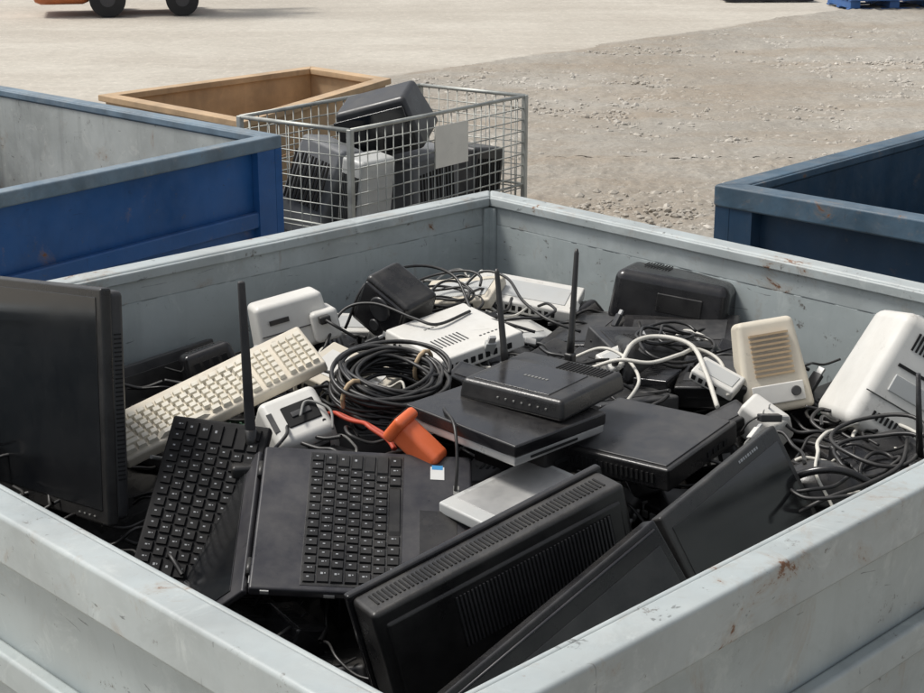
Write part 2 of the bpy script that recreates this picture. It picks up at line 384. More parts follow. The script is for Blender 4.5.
casing('tube_monitor','black tube monitor lying on top of the wire crate','monitor',pose((-.30,6.80,.80),14,-16,-16),(.38,.30,.23),gry,tp=(.85,.7))
casing('computer_casing','slate grey angled casing inside the wire crate','computer',pose((-.66,6.62,.44),-10,14,-36),(.26,.24,.42),mgr,'vent',tp=(.9,.7))
casing('desktop_computer','pale grey computer casing inside the wire crate','computer',pose((-.43,6.50,.36),0,8,-42),(.13,.20,.46),lgrey,'vent')
casing('desktop_computer','grey computer casing inside the wire crate','computer',pose((-.20,6.95,.40),5,-8,45),(.28,.28,.36),mgr,'vent')
casing('desktop_computer','dark computer casing standing in the wire crate','computer',pose((-.0,7.12,.40),0,8,50),(.22,.26,.34),gry,'vent')
casing('desktop_computer','low dark casing at the bottom of the wire crate','computer',pose((-.32,6.88,.13),0,0,50),(.85,.42,.30),blk,'vent')
# ---------------------------------------------------------------- far yard things
def wheel(e,x,y,r,wd):
    mb=MB();mb.cyl((x,y-wd/2,r),(x,y+wd/2,r),r,seg=28);t=obj('wheel',mb,rubber,e)
    mb=MB();mb.cyl((x,y-wd/2-.004,r),(x,y+wd/2+.004,r),r*.42,seg=20);obj('rim',mb,steel,t)
e=thing('forklift','orange forklift with black tyres parked on concrete','forklift',pose((-4.0,20.3,0),0,0,12))
for x,y,r in ((-.45,-.45,.22),(.45,-.45,.20),(-.45,.45,.22),(.45,.45,.20)):wheel(e,x,y,r,.24)
mb=MB();mb.box((-.25,0,.42),(1.7,.8,.46),.08);mb.box((-1.0,0,.5),(.7,.9,.7),.1);obj('body',mb,forkp,e)
mb=MB()
for y in (-.3,.3):mb.box((.75,y,1.4),(.1,.1,1.8),.01);mb.box((1.2,y,.85),(.9,.12,.05),.01)
obj('mast',mb,steel,e)
mb=MB()
for x,y in ((-.7,-.4),(-.7,.4),(.5,-.4),(.5,.4)):mb.tube([(x,y,.6),(x*.9,y,2.1)],.03,8)
mb.box((-.1,0,2.12),(1.3,.9,.05),.02);obj('overhead_guard',mb,steel,e)
mb=MB();mb.box((-.1,0,.75),(.45,.45,.12),.04);mb.box((-.32,0,1.0),(.12,.45,.45),.04);obj('seat',mb,blk,e)
def pallet(x,y,z,rz,mat,lab,n=1):
    for k in range(n):
        e=thing('pallet',lab,'pallet',pose((x,y,z+k*.15),0,0,rz+k*2),'stacked pallets')
        mb=MB();[mb.box((0,-.4+i*.133,.135),(1.2,.1,.02),.003) for i in range(7)];obj('deck_board',mb,mat,e)
        for a in (-.52,0,.52):
            mb=MB();mb.box((a,0,.075),(.13,.82,.09),.004);obj('bearer',mb,mat,e)
        mb=MB();[mb.box((0,b,.02),(1.2,.1,.02),.003) for b in (-.35,0,.35)];obj('runner',mb,mat,e)
pallet(5.45,20.9,.004,8,blueplas,'blue painted pallet stacked at the yard edge',3)
pallet(6.8,21.2,.004,5,blueplas,'blue painted pallet stacked at the yard edge',3)
pallet(4.1,22.0,.004,3,steel,'dark weathered pallet at the yard edge',1)
# ---------------------------------------------------------------- heap
bc=center(C0)
def inside(x,y,m=.0):
    o=off(C0,-m)
    for i in range(4):
        a,b=o[i],o[(i+1)%4]
        if (b.x-a.x)*(y-a.y)-(b.y-a.y)*(x-a.x)<0:return False
    return True
def hz(x,y):
    t=min(1,max(0,(y-2.3)/1.3))
    return .50+.24*t+.035*noise.noise(V((x*4,y*4,0)))+.02*noise.noise(V((x*17,y*17,2)))
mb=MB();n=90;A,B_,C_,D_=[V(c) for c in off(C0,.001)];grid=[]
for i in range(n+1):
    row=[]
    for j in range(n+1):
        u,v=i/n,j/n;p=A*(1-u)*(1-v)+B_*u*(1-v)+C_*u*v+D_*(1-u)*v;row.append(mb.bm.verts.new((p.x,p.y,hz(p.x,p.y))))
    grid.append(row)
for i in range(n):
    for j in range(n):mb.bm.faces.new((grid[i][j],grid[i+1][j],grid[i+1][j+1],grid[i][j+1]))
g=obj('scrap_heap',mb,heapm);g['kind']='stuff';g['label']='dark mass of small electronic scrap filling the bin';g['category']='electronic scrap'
def wig(x,y,z,r,n,zj=.02):
    a=R.random()*6.28;p=V((x,y,z));o=[];tr=R.uniform(-.7,.7)
    for k in range(n):
        o.append((p.x,p.y,z+R.uniform(-zj,zj)));a+=tr+R.uniform(-.6,.6);p+=V((math.cos(a),math.sin(a),0))*r
        if not inside(p.x,p.y,.05):
            a+=2.2;p+=(V((bc.x,bc.y,p.z))-p).normalized()*r*1.8
    return o
def rpos(y0,y1,m=.1,x0=-1.3,x1=1.3):
    while 1:
        x=R.uniform(x0,x1);y=R.uniform(y0,y1)
        if inside(x,y,m):return x,y
mb=MB()
for k in range(190):
    x,y=rpos(2.2,4.5)
    mb.tube(cat(wig(x,y,hz(x,y)+.02+.07*R.random(),.05,R.randint(5,12)),5),R.choice((.003,.004,.005)),5,False)
g=obj('cable_tangle',mb,cabB);g['kind']='stuff';g['label']='tangled mass of black cables in the bin';g['category']='cables'
def device(name,label,category,mw,d,mat,group=None):
    e=thing(name,label,category,mw,group)
    mb=MB();mb.box((0,0,d[2]/2),d,R.choice((.004,.008,.014)),seg=3,tp=(R.uniform(.85,1),R.uniform(.85,1)));obj('housing',mb,mat,e)
    mb=MB();mb.slots((-d[0]*.28,d[1]*.15,d[2]),X_,Y_,Z_,d[0]*.07,d[1]*.35,d[0]*.028,.0025,cnt=8);obj('vent',mb,hole,e)
    mb=MB();mb.slots((-d[0]*.25,-d[1]/2,d[2]*.45),X_,Z_,Y_,d[0]*.17,d[2]*.35,d[0]*.11,.008,cnt=4);obj('port',mb,hole if mat not in(blk,gry) else silver,e)
    return e
def board(mw,d):
    e=thing('circuit_board','green circuit board with soldered chips in the scrap','circuit board',mw,'loose circuit boards')
    mb=MB();mb.q((0,0,.001),(d[0],d[1],.002));obj('board',mb,pcb,e)
    mb=MB();[mb.q((R.uniform(-.4,.4)*d[0],R.uniform(-.4,.3)*d[1],.005),(R.uniform(.008,.025),R.uniform(.008,.025),.006)) for _ in range(14)];obj('chip',mb,blk,e)
    mb=MB();[mb.q((R.uniform(-.4,.4)*d[0],.42*d[1],.006),(.014,.012,.01)) for _ in range(4)];obj('connector',mb,silver,e)
names=[('adapter_box','small black power adapter wedged in the scrap','adapter',(.12,.07,.05),blk),
('set_top_box','flat charcoal set-top box wedged in the scrap','set-top box',(.22,.16,.05),gry),
('hard_drive','silver metal drive among black cables','drive',(.14,.10,.03),silver),
('network_switch','small black network switch among cables','network switch',(.18,.12,.045),blk),
('phone_charger','off-white plastic charger block in the scrap','charger',(.08,.055,.05),white),
('disc_drive','charcoal disc drive wedged in the scrap','disc drive',(.17,.15,.05),blk2),
('battery_pack','rounded black battery pack in the scrap','battery',(.13,.09,.07),blk2)]
def fill(x,y,dz):
    nm,lb,ct,d,mt=R.choices(names,(6,4,1.0,4,1.2,3,5))[0]
    device(nm,lb,ct,pose((x,y,hz(x,y)+dz),R.uniform(-24,24),R.uniform(-24,24),R.uniform(0,360)),[q*R.uniform(.85,1.2) for q in d],mt,'small devices in the scrap bin')
for k in range(52):
    x,y=rpos(2.3,3.0,.14,-.7);fill(x,y,R.uniform(-.01,.02))
for k in range(96):
    while 1:
        x,y=rpos(3.0,4.35,.14)
        if not(x<-.6 and y<3.3):break
    fill(x,y,R.uniform(.0,.055))
for x,y in ((.9,3.5),(-.5,3.45),(.1,3.1),(.62,3.3)):board(pose((x,y,hz(x,y)+.06),R.uniform(-5,25),R.uniform(-25,25),R.uniform(0,360)),(.14,.1))
# ---------------------------------------------------------------- main objects
def keyrows(mb,lg,x0,x1,y0,y1,rows,cols,z,h,along='y',stag=True,tp=.86,gap=.12,tilt=.03):
    rw=(x1-x0)/rows
    for r in range(rows):
        n=cols;wds=[1]*n
        if r==rows-1:wds=[1.2,1,1.1,5.2,1.1,1,1,1,1][:9]
        elif stag and r>0:wds=[1.2+.25*r]+[1]*(n-3)+[1.8-.1*r]
        s=sum(wds);yy=y1
        for wd in wds:
            L_=(y1-y0)*wd/s;c=yy-L_/2;yy-=L_
            sz=(rw*(1-gap),L_-rw*gap)
            if along=='y':p=(x0+rw*(r+.5),c,z+h/2);d=(sz[0],sz[1],h)
            else:p=((y0+y1)-c,-(x0+rw*(r+.5)),z+h/2);d=(sz[1],sz[0],h)
            p=V(p)+V((0,0,R.uniform(-.0007,.0007)))
            rt=Euler((R.uniform(-tilt,tilt),R.uniform(-tilt,tilt),R.uniform(-.02,.02))).to_matrix()
            mb.q(p,d,tp,rt)
            if lg is not None and wd<2:
                lg.q((p[0]-.1*d[0],p[1]+.1*d[1],p[2]+h/2+.0003),(d[0]*.20,d[1]*.14,.0006))
                if R.random()<.4:lg.q((p[0]+.15*d[0],p[1]+.12*d[1],p[2]+h/2+.0003),(d[0]*.1,d[1]*.09,.0006))
# laptop
e=thing('laptop','open charcoal laptop lying tilted with worn black keys','laptop',frame((-.395,2.641,.74),(.40,.017,-.03),(-.05,.33,.14),.42,.38,.022))
mb=MB();mb.box((0,0,.011),(.42,.38,.022),.006,seg=3);bs=obj('base',mb,lap,e)
mb=MB();mb.box((-.022,0,.0215),(.188,.355,.003),.001);obj('keyboard_tray',mb,blk,bs)
mb=MB();lg=MB();keyrows(mb,lg,-.113,.069,-.172,.172,7,15,.0235,.0035,gap=.12,tp=.88);obj('keyboard',mb,keym,bs);obj('key_print',lg,legend,bs)
mb=MB();mb.box((.142,-.03,.0222),(.074,.12,.0016),.0006);obj('touchpad',mb,blk2,bs)
mb=MB();mb.q((.142,-.098,.0222),(.074,.010,.0016));obj('touchpad_button',mb,gry,bs)
mb=MB();mb.q((.140,.135,.0226),(.028,.036,.0008));obj('sticker',mb,labelw,bs)
mb=MB();mb.q((.140,.151,.0229),(.022,.012,.0008));obj('sticker',mb,sticker,bs,'blue strip of sticker')
mb=MB();mb.q((.178,.09,.0226),(.012,.024,.0008));obj('sticker',mb,cabG,bs,'small grey sticker')
mb=MB();[mb.q((-.21,y,.010),(.003,.02,.007)) for y in (-.16,-.12)];mb.q((.0,-.191,.010),(.03,.003,.007));mb.q((-.06,-.191,.010),(.02,.003,.006));mb.q((-.18,-.191,.014),(.016,.003,.008));obj('port',mb,silver,bs)
rot=Matrix.Rotation(math.radians(-138),3,'Y')
mb=MB();mb.box(V((-.212,0,.010))+rot@V((0,0,.17)),(.014,.375,.33),.004,rot);ld=obj('lid',mb,lap,e)
mb=MB();mb.box(V((-.212,0,.010))+rot@V((.008,0,.17)),(.002,.335,.26),.0008,rot);obj('screen',mb,glass,ld)
for y in (-.13,.13):
    mb=MB();mb.cyl((-.213,y-.02,.012),(-.213,y+.02,.012),.006);obj('hinge',mb,blk,ld)
# antenna
e=thing('wireless_adapter','dark grey wireless adapter with one tall paddle antenna','wireless adapter',pose((-.43,3.02,.82),0,0,10))
mb=MB();mb.box((0,0,.015),(.09,.11,.03),.008);bd=obj('housing',mb,blk,e)
mb=MB();mb.box((-.001,0,.225),(.023,.013,.355),.006,tp=(.65,.7),sh=(-.006,0));an=obj('antenna',mb,rib,e)
mb=MB();mb.cyl((-.001,0,.028),(-.001,0,.09),.013,.012,12);obj('antenna_hinge',mb,blk,an)
# black laptop base without lid
e=thing('laptop_keyboard_base','black laptop base with low flat keys, lid missing','laptop',frame((-.662,2.84,.665),(.17,-.035,-.01),(.028,.20,.21),.212,.355,.024))
mb=MB();mb.box((0,0,.012),(.212,.355,.024),.006);obj('base',mb,keyd,e)
mb=MB();lg=MB();keyrows(mb,lg,-.096,.092,-.168,.168,7,14,.0238,.0045,tp=.86,gap=.14,tilt=.012);obj('keycaps',mb,keyd,e);obj('key_print',lg,legend,e)
# beige keyboard
e=thing('keyboard','dirty beige computer keyboard leaning on scrap','keyboard',frame((-.710,3.10,.805),(.409,.193,.155),(-.03,.09,.045),.485,.148,.028))
mb=MB();mb.box((0,0,.014),(.485,.148,.028),.007,seg=3,tp=(.99,.96));obj('base',mb,beige,e)
for nm,a,b,cc in (('keycaps',-.234,.09,15),('navigation_keys',.098,.150,3),('number_pad',.158,.232,4)):
    mb=MB()
    keyrows(mb,None,-.048,.061,a,b,6,cc,.028,.009,along='x',stag=(cc>10),tp=.76,gap=.14) if cc>10 else [mb.q((a+(b-a)*(i+.5)/cc,-.052+.0182*j,.0325),((b-a)/cc*.86,.0156,.009),.76) for i in range(cc) for j in range(6)]
    obj(nm,mb,bkey,e)
# left monitor
e=thing('monitor','black flat monitor standing upright in the bin corner','monitor',frame((-1.06,3.29,.66),(.35,-.36,.07),(.055,.03,.49),.50,.485,.055))
mb=MB();mb.box((0,0,.042),(.50,.485,.026),.006);fr=obj('bezel',mb,blk,e)
mb=MB();mb.box((0,.006,.0555),(.462,.435,.002),.0008);obj('screen',mb,glass,fr)
mb=MB();mb.box((0,0,.016),(.488,.47,.036),.012,seg=3);bk=obj('back_cover',mb,gry,e)
mb=MB();mb.slots((.2445,-.15,.016),Y_,Z_,X_,.009,.016,.003,.002,cnt=34);obj('vent',mb,hole,bk)
mb=MB();mb.box((0,-.05,-.03),(.1,.2,.07),.01);obj('stand_mount',mb,blk,e)
mb=MB();[mb.q((.20-.02*i,-.227,.0560),(.006,.003,.001)) for i in range(4)];obj('button',mb,cabG,e)
# thick monitor
e=thing('monitor','bulky black monitor lying back-up with long cooling grilles','monitor',frame((-.145,2.315,.85),(.415,.251,.12),(-.04,.09,0),.52,.085,.27))
mb=MB();mb.box((0,.0,.135),(.52,.080,.27),.010,seg=3);mb.box((-.0,-.0305,.127),(.485,.030,.235),.007,seg=3);bd=obj('housing',mb,blk,e)
mb=MB();mb.box((0,.045,.136),(.532,.018,.282),.005,seg=3);obj('bezel',mb,blk2,e)
mb=MB();mb.slots((-.235,.0,.2705),X_,Y_,Z_,.0085,.036,.0038,.0025,cnt=56);obj('top_grille',mb,hole,bd)
mb=MB();mb.q((.05,-.0450,.180),(.33,.002,.10));gr=obj('back_grille',mb,hole,bd)
mb=MB();mb.slots((-.110,-.0468,.180),X_,Z_,Y_,.0078,.098,.0036,.004,cnt=42);obj('grille_rib',mb,rib,gr)
mb=MB();mb.slots((-.19,-.0460,.05),X_,Z_,Y_,.0078,.04,.0036,.003,cnt=22);obj('lower_grille',mb,rib,bd)
# leaning panels
def tl(O,l,ey):return V(O)-ey.normalized()*l
ey=V((-.30,.29,.85))
e=thing('monitor','long black flat monitor leaning on the bin wall','monitor',frame(tl((-.045,2.12,.79),.36,ey),(.423,.400,.17),ey,.625,.36,.032))
mb=MB();mb.box((0,0,.016),(.625,.36,.032),.005,seg=3);bd=obj('housing',mb,blk2,e)
mb=MB();mb.box((.005,-.012,.0325),(.58,.30,.003),.001);obj('back_panel',mb,gry,bd)
mb=MB();mb.tube([(-.30,.166,.034),(.30,.166,.034)],.0025,6);obj('trim_ridge',mb,lap,bd)
ey=V((-.34,.30,.82))
e=thing('monitor','thin black screen with glossy panel leaning on bin wall','monitor',frame(tl((.375,2.60,.915),.30,ey),(.262,.335,.05),ey,.43,.30,.028))
mb=MB();mb.box((0,0,.014),(.43,.30,.028),.006,seg=3);bd=obj('bezel',mb,blk,e)
mb=MB();mb.box((0,-.006,.0284),(.395,.255,.0016),.0006);obj('screen',mb,glass,bd)
mb=MB();x=.06
for i in range(9):
    mb.q((x,.136,.0286),(.004+.002*(i%3==1),.005,.0008));x+=.0085
obj('logo',mb,legend,bd)
# router
T=frame((.203,2.995,.975),(.149,.2,0),(-.165,.285,0),.25,.265,.045)
e=thing('router','chunky black wireless router with upright antennas on scrap','router',T)
mb=MB();mb.box((0,0,.0225),(.25,.265,.045),.010,seg=3,tp=(.94,.95));bd=obj('housing',mb,blk,e)
mb=MB();mb.box((-.03,.01,.0455),(.15,.19,.003),.0014);obj('top_panel',mb,blk2,bd)
mb=MB();mb.slots((.078,-.11,.0455),Y_,X_,Z_,.0085,.05,.0036,.0022,cnt=14);obj('vent',mb,hole,bd)
mb=MB();[mb.q((-.03,-.03+.009*i,.0474),(.008,.005,.0008)) for i in range(7)];obj('logo',mb,cabG,bd)
mb=MB();[mb.q((-.1225,-.09+.020*i,.022),(.003,.004,.003)) for i in range(7)];obj('indicator',mb,cabG,bd)
Ti=T.inverted()
for p0,p1 in (((.095,3.28,.955),(.075,3.31,1.17)),((.240,3.34,.955),(.252,3.37,1.20))):
    a,b=Ti@V(p0),Ti@V(p1);mb=MB();mb.tube([a,a.lerp(b,.2),a.lerp(b,.22),b.lerp(a,.04),b],[.009,.0085,.0075,.0055,.003],10);an=obj('antenna',mb,blk,e)
    mb=MB();mb.box(a,(.022,.022,.03),.005);obj('antenna_hinge',mb,blk,an)
# disc player under router
e=thing('disc_player','low wide black disc player with thin silver edge under router','disc player',frame((.105,2.885,.925),(.1625,.163,0),(-.136,.343,.01),.27,.31,.045))
mb=MB();mb.box((0,0,.010),(.27,.31,.020),.004);bd=obj('casing',mb,silver,e)
mb=MB();mb.box((0,0,.032),(.276,.316,.028),.005);obj('lid',mb,blk2,bd)
mb=MB();mb.q((-.02,-.1555,.010),(.14,.003,.005));obj('disc_slot',mb,hole,bd)
def plain(name,label,ct,mw,d,mat,pm):
    e=thing(name,label,ct,mw);mb=MB();mb.box((0,0,d[2]/2),d,.006,seg=3);bd=obj('housing',mb,mat,e)
    mb=MB();mb.box((0,0,d[2]),(d[0]*.8,d[1]*.6,.004),.001);obj('inset',mb,pm,bd)
    mb=MB();mb.q((0,-d[1]/2,d[2]*.5),(d[0]*.7,.003,d[2]*.12));obj('slot',mb,hole,bd)
plain('disc_drive','dark drive buried beneath the disc player','disc drive',frame((.17,2.99,.878),(.16,.17,0),(-.136,.343,0),.18,.20,.08),(.18,.20,.08),blk,blk)
# flat black box
e=thing('media_box','flat matt black media box lying on cables','media box',frame((.409,2.907,.865),(.173,.226,.02),(-.157,.249,0),.285,.295,.05))
mb=MB();mb.box((0,0,.025),(.285,.295,.05),.006,seg=3);bd=obj('housing',mb,blk,e)
mb=MB();mb.box((0,0,.051),(.262,.272,.004),.0015);obj('lid',mb,gry,bd)
mb=MB();mb.slots((-.1435,-.11,.025),Y_,Z_,X_,.012,.02,.005,.003,cnt=18);mb.slots((.02,-.1485,.022),X_,Z_,Y_,.022,.012,.014,.003,cnt=4);obj('port',mb,hole,bd)
# silver-white slab
e=thing('external_drive','flat plain silver-white drive lying by laptop','drive',frame((.058,2.755,.81),(.18,.175,.02),(-.075,.13,.01),.27,.15,.026))
mb=MB();mb.box((0,0,.013),(.27,.15,.026),.005,seg=3);bd=obj('housing',mb,lgrey,e)
mb=MB();mb.box((.01,0,.0262),(.22,.12,.0016),.0006);obj('lid',mb,silver,bd)
# dark panel by wall
e=thing('back_panel','dark flat equipment panel propped on the bin wall','panel',frame((-.85,3.50,.57),(.25,.25,.02),(-.05,.06,.27),.40,.27,.03))
mb=MB();mb.box((0,0,.015),(.40,.27,.03),.004);bd=obj('sheet',mb,gry,e);mb=MB();mb.box((0,0,.031),(.34,.22,.004),.001);obj('inset',mb,blk,bd)
# white modem
e=thing('modem','white plastic modem with rows of ports','modem',frame((-.047,3.531,.885),(.193,.14,.03),(-.119,.204,.02),.25,.25,.042))
mb=MB();mb.box((0,0,.021),(.25,.25,.042),.006,seg=3,tp=(.97,.97));bd=obj('housing',mb,white,e)
mb=MB();mb.slots((-.1,-.1245,.018),X_,Z_,Y_,.022,.014,.012,.003,cnt=9);mb.slots((-.1245,-.09,.018),Y_,Z_,X_,.024,.012,.008,.003,cnt=8);obj('port',mb,hole,bd)
mb=MB();mb.slots((-.08,-.04,.0425),X_,Y_,Z_,.011,.05,.003,.002,cnt=8);[mb.q((.03+.012*i,-.07,.0425),(.006,.004,.0012)) for i in range(6)];obj('vent',mb,gry,bd)
mb=MB();[mb.q((-.05+.011*i,.05,.0424),(.007,.005,.001)) for i in range(7)];obj('logo',mb,cabG,bd)
# speaker
e=thing('speaker','black desktop speaker lying tilted among cables','speaker',pose((-.19,3.90,.86),10,28,-35))
mb=MB();mb.box((0,0,.075),(.17,.13,.15),.014,seg=4,tp=(.88,.9));bd=obj('housing',mb,blk,e)
mb=MB();mb.box((0,-.062,.075),(.135,.012,.125),.006);obj('glossy_front',mb,blk2,bd)
mb=MB();mb.cyl((.0,-.066,.095),(0,-.072,.095),.036,.03,24);mb.cyl((0,-.066,.04),(0,-.072,.04),.018,.014,20);obj('speaker_cone',mb,gry,bd)
mb=MB();mb.q((.04,-.0695,.04),(.016,.002,.012));obj('sticker',mb,labelw,bd)
# white adapter
e=thing('power_unit','boxy white power unit with stepped side and black plug','power unit',pose((-.42,3.78,.85),-6,-10,22))
mb=MB();mb.box((0,0,.06),(.19,.11,.13),.014,seg=4,tp=(.92,.85));mb.box((.075,-.03,.04),(.07,.09,.08),.012,seg=3);bd=obj('housing',mb,white,e)
mb=MB();mb.q((0,-.0535,.05),(.17,.003,.002));mb.q((-.035,-.053,.08),(.05,.004,.012));obj('seam',mb,gry,bd)
mb=MB();mb.box((.07,-.08,.06),(.028,.03,.02),.004);mb.tube(cat([(.07,-.095,.06),(.09,-.12,.04),(.13,-.11,.0)],6),.004,7);obj('plug',mb,blk,bd)
mb=MB();mb.slots((-.07,-.054,.025),X_,Z_,Y_,.009,.022,.003,.003,cnt=7);obj('vent',mb,gry,bd)
# white charger casing
e=thing('charger_casing','plain off-white charger casing with dark recess','charger',pose((-.355,3.19,.83),34,-14,24))
mb=MB();mb.box((0,0,.04),(.15,.15,.085),.016,seg=4,tp=(.86,.82));bd=obj('housing',mb,white,e)
mb=MB();mb.box((.012,.0,.083),(.075,.055,.006),.003);rc_=obj('recess',mb,hole,bd)
mb=MB();mb.box((.012,.0,.086),(.045,.014,.006),.002);obj('contact',mb,gry,rc_)
mb=MB();mb.q((0,-.0745,.03),(.11,.003,.003));mb.q((-.052,0,.0828),(.012,.05,.002));obj('seam',mb,gry,bd)
mb=MB();mb.box((0.02,-.074,.05),(.05,.012,.02),.004);obj('socket',mb,blk,bd)
# orange broken part
e=thing('orange_plastic_part','chunky light orange plastic nozzle half buried in scrap','plastic part',pose((-.085,3.02,.875),12,38,-24))
mb=MB();mb.box((.0,0,0),(.115,.060,.052),.013,seg=4,tp=(.92,.8));mb.box((-.058,0,.004),(.028,.074,.064),.010,seg=3,tp=(.9,.9));bd=obj('housing',mb,orange,e)
mb=MB();mb.box((-.0725,0,.004),(.003,.050,.040),.001);obj('opening',mb,hole,bd)
mb=MB();P_=cat([(-.30,3.23,.865),(-.27,3.19,.882),(-.235,3.16,.876),(-.20,3.12,.882),(-.17,3.09,.870),(-.14,3.06,.85)],8)
for a in range(0,2):mb.tube([p+V((.006*a+.004*math.sin(i*.4+a),.006*a,-.003*a)) for i,p in enumerate(P_)],.005,6)
solo('ribbon_cable','thin irregular red-orange strip lying across scrap','cable',mb,redor)
def coil(c,r,turns,rx,ry,rz,cr,mat,label,ties=True,th=.03,fl=.86,wob=1):
    e=thing('cable_coil',label,'cable',pose(c,rx,ry,rz));mb=MB();p=[];ph=R.random()*6
    for k in range(turns*16+1):
        a=2*math.pi*k/16;t=k/16
        rr=r*(1+wob*(.14*math.sin(t*2.1+ph)+.08*math.sin(t*5.3)+.03*math.sin(3*a+t)))
        p.append((rr*math.cos(a)+wob*.008*math.sin(t*3.1),rr*fl*math.sin(a)+wob*.008*math.cos(t*1.7),th*math.sin(t*1.37+ph)+.006*math.sin(a*2+t)))
    p.append((r*1.4,.06,-.02));p.append((r*1.7,.02,-.06));mb.tube(cat(p,3),cr,7);o=obj('cable',mb,mat,e)
    if ties:
        for a in (.9,3.9):
            mb=MB();q=V((math.cos(a)*r,math.sin(a)*r*fl,0));t=[q+ (q.normalized()*math.cos(b)*(.028)+V((0,0,1))*math.sin(b)*(th+.010)) for b in [i*math.pi/6 for i in range(13)]]
            mb.tube(t,.005,6,False);obj('cable_tie',mb,tie,e)
coil((-.155,3.27,.925),.108,32,12,5,0,.0046,cabB,'large coil of black cable tied with tan ties',True,.028,.95,1.15)
coil((.50,3.60,.91),.085,5,10,6,40,.004,cabB,'loose coil of thick black cable on scrap',False,.02,.7,2.4)
coil((-.05,4.02,.90),.080,5,15,-6,0,.0038,cabB,'loose coil of black cable beside speaker',False,.02,.8,2)
coil((.86,3.02,.855),.075,3,14,-8,0,.0045,cabB,'loosely tangled black cable near headset',False,.02,.8,3)
def slab(name,label,ct,mw,d,mat,pm):
    e=thing(name,label,ct,mw);mb=MB();mb.box((0,0,d[2]/2),d,.006,seg=3);bd=obj('housing',mb,mat,e)
    mb=MB();mb.box((0,0,d[2]),(d[0]*.8,d[1]*.6,.004),.001);obj('inset',mb,pm,bd)
    mb=MB();mb.slots((-d[0]*.4,-d[1]/2,d[2]/2),X_,Z_,Y_,.018,d[2]*.4,.01,.004,cnt=int(d[0]*.8/.018));obj('port',mb,hole,bd)
slab('network_switch','long off-white network switch lying near the far wall','network switch',pose((.17,4.13,.86),12,6,-16),(.30,.15,.035),white,lgrey)
slab('network_switch','cream network switch propped over another','network switch',pose((.0,4.12,.87),14,-10,-22),(.22,.14,.03),beige,lgrey)
slab('set_top_box','pale grey set-top box partly under cables','set-top box',pose((.10,3.95,.80),6,6,35),(.24,.18,.045),lgrey,white)
slab('set_top_box','charcoal set-top box wedged behind modem','set-top box',pose((.33,3.92,.80),-10,-6,60),(.24,.18,.05),blk,gry)
slab('set_top_box','beige plastic box under black cables','set-top box',pose((-.27,3.50,.82),12,14,-30),(.20,.16,.06),beige,white)
slab('set_top_box','off-white casing lying near bin wall','set-top box',pose((-.28,3.98,.80),8,4,10),(.22,.12,.05),white,lgrey)
plain('disc_drive','dark drive in middle of scrap','disc drive',pose((.36,3.40,.80),-6,4,30),(.22,.16,.05),gry,blk)
plain('disc_drive','charcoal drive beside the orange part','disc drive',pose((-.22,3.04,.77),-4,6,-25),(.20,.16,.05),gry,blk)
plain('disc_drive','black drive under the white power unit','disc drive',pose((-.50,3.62,.76),-10,4,-35),(.24,.16,.05),blk,gry)
plain('disc_drive','black drive beside the white printer','disc drive',pose((.98,3.42,.80),-10,-12,35),(.24,.18,.05),blk,gry)
plain('disc_drive','black drive between media box and wall','disc drive',pose((.66,3.02,.74),-6,8,50),(.22,.2,.05),blk,gry)
plain('disc_drive','dark casing under cables beside headset','disc drive',pose((.88,3.08,.79),12,-6,20),(.18,.14,.05),gry,blk2)
plain('media_player','dark media player under the black case','media player',pose((.56,3.86,.80),14,-4,-14),(.30,.16,.07),blk2,gry)
plain('media_player','charcoal media player under coiled cables','media player',pose((.42,3.74,.82),10,8,24),(.20,.15,.06),gry,blk)
plain('media_player','black media player near cream heater','media player',pose((.60,3.50,.82),16,-6,-20),(.17,.14,.06),blk,gry)
slab('network_switch','small white network box among tangled cables','network switch',pose((.38,3.62,.85),18,-12,30),(.10,.07,.03),white,lgrey)
slab('network_switch','small white network box beside cream heater','network switch',pose((.58,3.42,.87),15,20,-30),(.11,.07,.03),white,lgrey)
plain('adapter_box','black adapter leaning on media box','adapter',pose((.58,3.24,.82),10,-20,20),(.11,.07,.045),blk,gry)
plain('adapter_box','black adapter beside coil of cable','adapter',pose((.03,3.40,.84),6,12,-20),(.13,.09,.06),blk,gry)
e=thing('battery_case','large plain rounded black plastic case','case',pose((.555,4.0,.83),-6,5,-22))
mb=MB();mb.box((0,0,.07),(.32,.19,.145),.026,seg=5,tp=(.95,.92));bd=obj('body',mb,blk2,e)
mb=MB();mb.box((.03,-.0935,.075),(.12,.006,.05),.003,rot=Matrix.Rotation(.05,3,'X'));obj('front_plate',mb,blk,bd)
mb=MB();mb.slots((-.10,.04,.1455),X_,Y_,Z_,.008,.05,.003,.002,cnt=9);obj('vent',mb,hole,bd)
e=thing('power_supply','rounded black power supply under tangled leads','power supply',pose((.49,3.66,.78),-10,4,8))
mb=MB();mb.box((0,0,.06),(.27,.19,.12),.03,seg=4,tp=(.9,.85));bd=obj('housing',mb,blk,e)
mb=MB();mb.slots((-.09,0,.1205),X_,Y_,Z_,.012,.10,.005,.002,cnt=15);obj('vent',mb,hole,bd)
e=thing('desk_heater','cream plastic unit with louvred front leaning on scrap','heater',pose((.725,3.43,.80),-20,-8,6))
mb=MB();mb.box((0,0,.105),(.165,.10,.215),.014,seg=4,tp=(.80,.75));bd=obj('housing',mb,beige,e)
mb=MB();mb.slots((0,-.046,.085),Z_,X_,Y_,.0115,.09,.005,.012,cnt=9);obj('louvre',mb,tie,bd)
mb=MB();mb.box((0,-.052,.040),(.12,.006,.045),.003);obj('base_panel',mb,white,bd)
mb=MB();mb.cyl((.04,-.054,.04),(.04,-.060,.04),.012,.011,18);obj('dial',mb,gry,bd)
